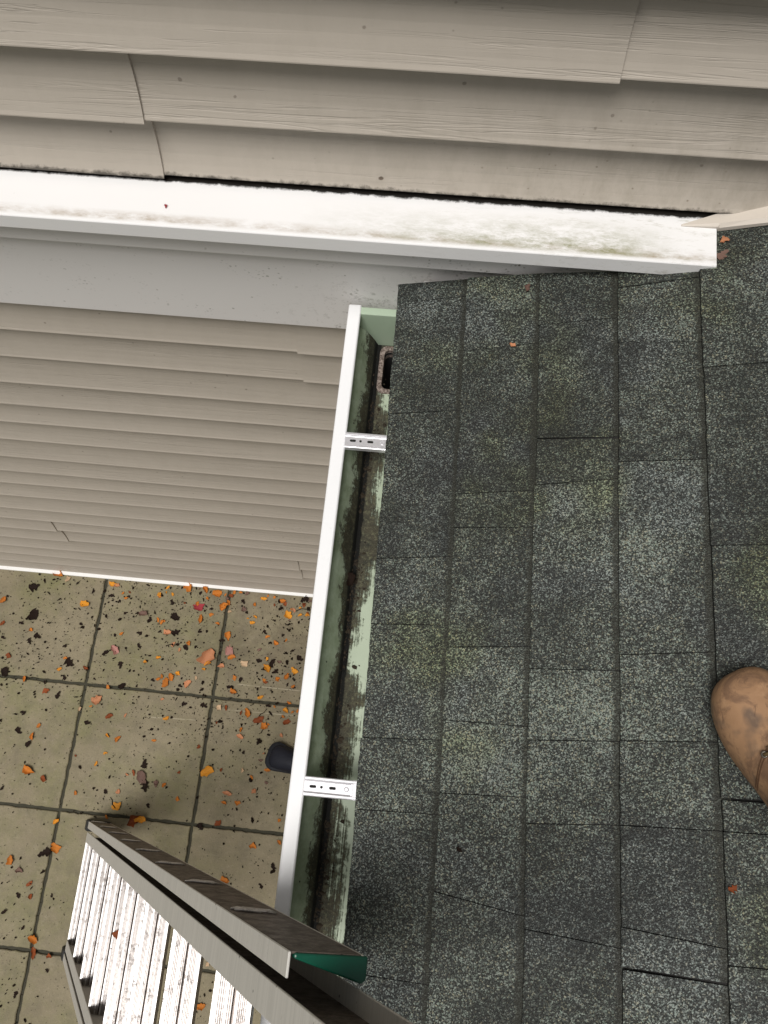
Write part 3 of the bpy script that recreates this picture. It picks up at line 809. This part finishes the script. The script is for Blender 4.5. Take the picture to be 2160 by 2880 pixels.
# ================================================================== LEAVES
def leaf_mesh(seed, kind):
    r = random.Random(seed); me = bpy.data.meshes.new('leaf'); bm = bmesh.new()
    n, m = 9, 6; grid = []
    c1, c2, tw = r.uniform(.5, 1.5), r.uniform(-.5, 1.3), r.uniform(-.9, .9)
    wr = r.uniform(.24, .36) if kind != 'blob' else r.uniform(.22, .46)
    for i in range(n + 1):
        t = i / n; row = []
        wd = wr * (sin(pi * t ** .8) ** .75 if 0 < t < 1 else 0.03)
        if kind == 'lobed': wd *= 1.0 + .24 * cos(t * 13 + seed) * (1 - t * .4)
        if kind == 'blob': wd *= r.uniform(.35, 1.25)
        for j in range(m + 1):
            s_ = j / m * 2 - 1
            x = t - .5 + r.uniform(-.012, .012); y = s_ * wd * (1 + r.uniform(-.26, .26)) + .13 * sin(t * 3.4 + seed * 1.7)
            z = (c1 * .30 * s_ * s_ * wd * 2.2 + c2 * .22 * (t - .5) ** 2 + tw * .16 * s_ * (t - .5) + r.uniform(-.035, .035))
            if kind == 'blob': z *= .35
            row.append(bm.verts.new((x, y, max(z, 0) + .01)))
        grid.append(row)
    for i in range(n):
        for j in range(m): bm.faces.new((grid[i][j], grid[i + 1][j], grid[i + 1][j + 1], grid[i][j + 1]))
    if kind != 'blob':
        a = bm.verts.new((-.66, .02, .05)); c = bm.verts.new((-.66, .035, .05))
        bm.faces.new((a, grid[0][2], grid[0][4], c))
    bm.to_mesh(me); bm.free()
    me.polygons.foreach_set('use_smooth', [True] * len(me.polygons))
    me.materials.append(LM['o']); return me
variants = {k: [leaf_mesh(s + 31 * q, k) for s in range(7)] for q, k in enumerate(('plain', 'lobed', 'blob'))}
LEAVES = [(-1.572,0.885,0.058,"o"),(-1.525,0.867,0.031,"p"),(-1.325,0.866,0.044,"y"),(-1.43,0.769,0.048,"y"),(-1.786,0.751,0.041,"o"),(-1.767,0.651,0.031,"r"),(-1.636,0.636,0.02,"o"),(-1.103,0.727,0.026,"o"),(-1.481,0.482,0.024,"y"),(-1.126,0.543,0.019,"y"),(-1.371,0.498,0.03,"r"),(-1.618,0.426,0.031,"o"),(-1.261,0.428,0.021,"o"),(-1.299,0.374,0.053,"s"),(-1.709,0.515,0.031,"r"),(-1.466,0.528,0.02,"o"),(-1.058,0.481,0.025,"o"),(-1.073,0.569,0.025,"y"),(-1.363,0.327,0.021,"p"),(-1.262,0.586,0.051,"k"),(-1.172,0.748,0.047,"n"),(-1.518,0.384,0.037,"r"),(-1.275,0.828,0.017,"o"),(-1.087,0.871,0.026,"y"),(-1.001,0.877,0.055,"o"),(-0.923,0.875,0.038,"o"),(-0.869,0.867,0.046,"o"),(-0.797,0.876,0.021,"o"),(-0.768,0.877,0.017,"o"),(-0.665,0.861,0.031,"y"),(-0.582,0.86,0.031,"o"),(-0.551,0.801,0.046,"y"),(-0.502,0.802,0.023,"y"),(-0.835,0.809,0.042,"o"),(-0.805,0.791,0.017,"p"),(-0.698,0.75,0.025,"y"),(-1.085,0.719,0.025,"o"),(-0.922,0.748,0.046,"o"),(-0.848,0.732,0.025,"o"),(-1.051,0.674,0.042,"s"),(-0.792,0.685,0.046,"o"),(-0.626,0.697,0.025,"o"),(-0.587,0.678,0.029,"o"),(-0.954,0.641,0.025,"o"),(-0.766,0.598,0.037,"o"),(-0.864,0.592,0.079,"s"),(-0.863,0.56,0.037,"y"),(-0.805,0.555,0.033,"s"),(-0.614,0.565,0.049,"y"),(-0.495,0.57,0.041,"y"),(-0.526,0.541,0.033,"o"),(-0.56,0.524,0.025,"o"),(-0.743,0.513,0.027,"o"),(-0.981,0.508,0.025,"y"),(-1.007,0.492,0.038,"o"),(-1.046,0.492,0.025,"o"),(-1.027,0.466,0.046,"o"),(-0.93,0.469,0.042,"s"),(-0.902,0.498,0.019,"p"),(-0.618,0.516,0.019,"o"),(-0.737,0.455,0.035,"o"),(-0.622,0.444,0.033,"y"),(-0.5,0.434,0.025,"o"),(-0.511,0.398,0.031,"y"),(-0.462,0.404,0.018,"o"),(-0.669,0.377,0.045,"o"),(-0.617,0.354,0.049,"r"),(-0.59,0.333,0.037,"o"),(-0.501,0.353,0.035,"r"),(-0.787,0.385,0.027,"p"),(-1,0.324,0.029,"y"),(-0.616,0.605,0.017,"y"),(-0.942,0.797,0.051,"c"),(-0.781,0.627,0.054,"k"),(-0.71,0.576,0.037,"p"),(-0.564,0.598,0.025,"n"),(-1.234,0.309,0.036,"r"),(-1.518,0.244,0.023,"o"),(-1.532,0.201,0.036,"o"),(-1.179,0.221,0.035,"o"),(-1.224,0.232,0.025,"y"),(-0.684,0.279,0.034,"s"),(-0.795,0.129,0.059,"y"),(-0.553,0.161,0.034,"o"),(-0.614,0.123,0.024,"o"),(-1.517,0.069,0.062,"o"),(-1.453,0.039,0.031,"r"),(-1.139,-0.034,0.05,"y"),(-1.311,-0.001,0.02,"o"),(-0.711,0.016,0.028,"o"),(-0.656,0.024,0.029,"o"),(-0.703,0.054,0.044,"s"),(-1.093,0.096,0.03,"r"),(-1.367,-0.118,0.031,"y"),(-1.168,-0.081,0.022,"o"),(-1.351,-0.216,0.051,"o"),(-0.723,-0.06,0.034,"r"),(-0.572,-0.137,0.034,"o"),(-0.663,-0.271,0.039,"o"),(-0.47,-0.11,0.024,"o"),(-1.366,-0.548,0.047,"o"),(-1.356,-0.596,0.052,"r"),(-1.291,-0.602,0.026,"r"),(-1.423,-0.354,0.031,"r"),(-1.515,-0.275,0.042,"o"),(-1.474,-0.314,0.036,"n"),(-1.408,-0.4,0.023,"r"),(-0.692,-0.709,0.05,"o"),(-0.684,-0.566,0.025,"p"),(-0.656,0.148,0.022,"p"),(-1.057,0.081,0.06,"n"),(-1.665,0.824,0.067,"d"),(-1.637,0.699,0.071,"d"),(-1.685,0.659,0.033,"d"),(-1.604,0.608,0.048,"d"),(-1.442,0.514,0.065,"d"),(-1.14,0.724,0.038,"d"),(-1.479,0.578,0.026,"d"),(-1.229,0.521,0.043,"d"),(-1.455,0.448,0.035,"d"),(-1.463,0.375,0.048,"d"),(-1.747,0.592,0.031,"d"),(-1.429,0.678,0.02,"d"),(-1.403,0.822,0.026,"d"),(-1.323,0.812,0.035,"d"),(-1.542,0.777,0.022,"d"),(-1.479,0.852,0.022,"d"),(-1.246,0.743,0.026,"d"),(-1.274,0.645,0.021,"d"),(-1.3,0.566,0.043,"d"),(-1.283,0.791,0.022,"d"),(-1.173,0.662,0.034,"d"),(-1.163,0.609,0.038,"d"),(-1.71,0.448,0.053,"d"),(-1.631,0.586,0.04,"d"),(-1.079,0.473,0.025,"d"),(-1.325,0.454,0.021,"d"),(-1.53,0.421,0.026,"d"),(-1.088,0.678,0.025,"d"),(-1.203,0.435,0.042,"d"),(-1.247,0.815,0.022,"d"),(-1.057,0.807,0.034,"d"),(-0.49,0.87,0.054,"d"),(-0.609,0.769,0.025,"d"),(-0.64,0.718,0.033,"d"),(-0.961,0.46,0.029,"d"),(-0.933,0.389,0.033,"d"),(-0.851,0.387,0.046,"d"),(-0.585,0.412,0.033,"d"),(-0.479,0.622,0.049,"d"),(-0.593,0.587,0.062,"d"),(-0.576,0.556,0.045,"d"),(-0.649,0.596,0.037,"d"),(-0.756,0.475,0.041,"d"),(-0.716,0.509,0.029,"d"),(-1.002,0.631,0.025,"d"),(-0.967,0.62,0.042,"d"),(-0.883,0.794,0.025,"d"),(-1.034,0.744,0.055,"d"),(-1.019,0.683,0.059,"d"),(-0.817,0.664,0.038,"d"),(-0.817,0.611,0.025,"d"),(-0.906,0.805,0.021,"d"),(-0.917,0.692,0.025,"d"),(-0.562,0.709,0.021,"d"),(-0.515,0.647,0.025,"d"),(-0.487,0.495,0.02,"d"),(-0.517,0.506,0.025,"d"),(-0.752,0.838,0.034,"d"),(-0.94,0.859,0.025,"d"),(-1.32,0.277,0.041,"d"),(-1.595,0.218,0.047,"d"),(-1.544,0.167,0.042,"d"),(-1.596,0.289,0.031,"d"),(-1.191,0.014,0.03,"d"),(-1.032,0.048,0.06,"d"),(-1.053,0.136,0.05,"d"),(-0.789,-0.081,0.044,"d"),(-1.388,-0.241,0.072,"d"),(-0.481,-0.2,0.039,"d"),(-0.521,-0.276,0.034,"d"),(-1.5,-0.463,0.037,"d"),(-1.459,-0.401,0.036,"d"),(-1.415,-0.512,0.026,"d"),(-1.39,-0.743,0.037,"d"),(-1.614,-0.012,0.031,"d"),(-1.29,-0.65,0.023,"d"),(-0.606,0.266,0.039,"d"),(-0.661,0.219,0.02,"d"),(-1.01,-0.022,0.028,"d"),(-1.328,-0.388,0.023,"d")]
names = dict(o='orange', y='amber', r='rust brown', s='salmon', p='pale straw', k='pale pink', c='crimson', n='mauve brown', d='blackened')
def zone(x, y):
    if y > .80: a = 'at the wall foot'
    elif y > .427: a = 'on the first slab row'
    elif y > -.076: a = 'on the second slab row'
    elif y > -.592: a = 'on the third slab row'
    else: a = 'on the fourth slab row'
    if x > -.82: c = 'beside the gutter'
    elif x > -1.36: c = 'in the middle column'
    else: c = 'in the left column'
    return a + ' ' + c
rl = random.Random(8)
def put_leaf(x, y, z, s_, k, tilt=.22, label=None, group=None, rotz=None, kind=None):
    kd = kind or ('blob' if k == 'd' else ('lobed' if (k in 'knp' or s_ > .07 or rl.random() < .4) else 'plain'))
    me = rl.choice(variants[kd])
    nm = {'d': 'dead_leaf'}.get(k, 'fallen_leaf')
    o = bpy.data.objects.new(nm, me); COL.objects.link(o)
    o.location = (x, y, z); sc = s_ * (.90 if k != 'd' else .72)
    o.scale = (sc, sc * rl.uniform(.8, 1.25), sc * rl.uniform(.8, 1.3))
    o.rotation_euler = (rl.uniform(-tilt, tilt), rl.uniform(-tilt, tilt), rl.uniform(0, 2 * pi) if rotz is None else rotz)
    o.material_slots[0].link = 'OBJECT'; o.material_slots[0].material = LM[k]
    return tag(o, label, 'leaf', group)
for x, y, s_, k in LEAVES:
    big = 'large ' if s_ > .075 else ('small ' if s_ < .035 else '')
    shp = 'flat decayed leaf' if k == 'd' else 'curled leaf'
    lab = f'{big}{names[k]} {shp} {zone(x, y)}'
    put_leaf(x, y, .003, s_, k, label=lab, group=f'{names[k]} leaves fallen on the patio')
rx = random.Random(314); ne = 0
while ne < 75:
    x = rx.uniform(-1.35, -.42); y = rx.choice((rx.uniform(.25, .87), rx.uniform(.80, .88), rx.uniform(-.05, .4)))
    if rx.random() > .35 + .65 * (x + 1.35) / .93: continue
    ne += 1; k = rx.choice('oooyrrsn'); s_ = rx.uniform(.012, .028)
    put_leaf(x, y, .003, s_, k, label=f'small {names[k]} curled leaf {zone(x, y)}', group=f'{names[k]} leaves fallen on the patio')
put_leaf(-.735, -.350, 1.140, .040, 'r', label='rust leaf lying on a ridged ladder tread', rotz=.3)
put_leaf(-.725, -.425, 1.140, .020, 'd', label='small black leaf scrap lying on a ridged ladder tread')
put_leaf(-1.045, -.085, .01, .085, 'r', label='brown leaf heaped against the ladder foot')
put_leaf(-1.030, -.080, .022, .05, 'y', label='amber leaf on top of the brown leaf at the ladder foot')
def roofz(x): return ZR + SL * x + .004
put_leaf(0.1290, 0.8212, roofz(0.1290), .017, 'n', label='brown leaf on the shingles below the white band')
put_leaf(0.1102, 0.7223, roofz(0.1102), .012, 's', label='tiny salmon leaf scrap in a shingle joint')
put_leaf(0.4050, 0.8640, roofz(0.4050) + .002, .016, 's', label='salmon leaf tucked behind the end of the white band', rotz=.2)
put_leaf(0.4040, 0.8420, roofz(0.4040), .022, 'n', label='mauve brown leaf on the shingles at the end of the white band', rotz=1.2, kind='blob')
put_leaf(0.0800, -0.0226, roofz(0.0800), .014, 'd', label='tiny black leaf scrap on the shingles', kind='blob')
put_leaf(0.3974, -0.0320, roofz(0.3974), .014, 'r', label='tiny rust leaf scrap on the shingles below the boot', kind='blob')
put_leaf(-.4365, .855, 2.6865, .008, 'c', label='tiny red leaf scrap on the white band')
put_leaf(-.128, .395, 2.3020, .034, 'd', label='black leaf lying in the gutter crease', kind='lobed', tilt=.1)
put_leaf(-.078, .668, 2.2880, .012, 'y', label='tiny yellow leaf scrap in the gutter')
# twigs
for (x, y, a, L_, tl) in ((-1.14, -.045, 2.2, .05, 'bent dark twig beside the ladder foot'), (-.62, .36, .9, .045, 'thin dark twig near the orange leaf cluster by the shoe'), (-.60, .30, 1.0, .04, 'short dark twig just above the navy shoe'), (-1.05, .62, .2, .05, 'thin dark twig in the middle of the first slab row'), (-.52, .82, .3, .06, 'dark twig at the wall foot beside the gutter')):
    b = MB(); d = Vector((cos(a), sin(a), 0)); q = Vector((x, y, .004)); s2 = Vector((-sin(a), cos(a), 0))
    b.tube([q, q + d * L_ * .4 + s2 * .004, q + d * L_ * .7 - s2 * .002, q + d * L_], [.0018, .0016, .0013, .0008], 6)
    tag(b.build('twig', M['debris']), tl, 'twig')
# silt and rotten leaf crumbs along the gutter crease
b = MB(); rd = random.Random(5)
for _ in range(1500):
    y = rd.uniform(-.35, .86); x = -.1225 + abs(rd.gauss(0, .011)); 
    if noise.noise((y * 9, x * 40, 3)) < -.12: continue
    if x > -.06: continue
    wall_side = rd.random() < .3
    z = 2.2856
    if wall_side: t = rd.random() ** 2 * .45; x = -.1225 - .0115 * t * 1.6; z = 2.287 + .036 * t
    s_ = min(.0007 + rd.expovariate(1 / .0011), .006); n = 6; a0 = rd.uniform(0, 6.3); st = rd.uniform(.4, 1)
    ring = []
    for k in range(n):
        a = 2 * pi * k / n; r_ = s_ * rd.uniform(.6, 1.2); u, v = r_ * cos(a) * st, r_ * sin(a)
        px, py = u * cos(a0) - v * sin(a0), u * sin(a0) + v * cos(a0)
        ring.append((max(x + px, -.1265 if z < 2.29 else x - .004), y + py, z + .0004))
    b.add([(x, y, z + s_ * .45)] + ring, [(0, k + 1, (k + 1) % n + 1) for k in range(n)])
tag(b.build('gutter_silt', M['silt']), 'wet black silt and leaf crumbs along the gutter crease', 'silt', kind='stuff')
# litter too small and too many to count
b = MB(); rd = random.Random(77); cnt = 0
while cnt < 6500:
    x = rd.uniform(-2.3, -.30); y = rd.uniform(-1.3, .884)
    dens = .22 + .5 * max(0, min(1, (y + .1) / .9)) + .38 * (1 if (x > -1.15 and y > .25) else 0)
    dens *= .55 + .9 * noise.noise((x * 3, y * 3, 0)) + .25
    if rd.random() > dens: continue
    cnt += 1
    s_ = min(.0013 + rd.expovariate(1 / .0017), .012); n = rd.randint(5, 8); a0 = rd.uniform(0, 6.28); st = rd.uniform(.22, .9)
    ca_, sa_ = cos(a0), sin(a0); tx, ty = rd.uniform(-.3, .3), rd.uniform(-.3, .3)
    ring = []
    for k in range(n):
        a = 2 * pi * k / n; r_ = s_ * rd.uniform(.6, 1.15); u, v = r_ * cos(a), r_ * sin(a) * st
        px, py = u * ca_ - v * sa_, u * sa_ + v * ca_
        ring.append((x + px, y + py, .0032 + max(0, px * tx + py * ty)))
    b.add([(x, y, .0032 + s_ * .25)] + ring, [(0, k + 1, (k + 1) % n + 1) for k in range(n)])
tag(b.build('leaf_litter', M['debris']), 'dark crumbs of leaf litter scattered over the patio slabs', 'leaf litter', kind='stuff')
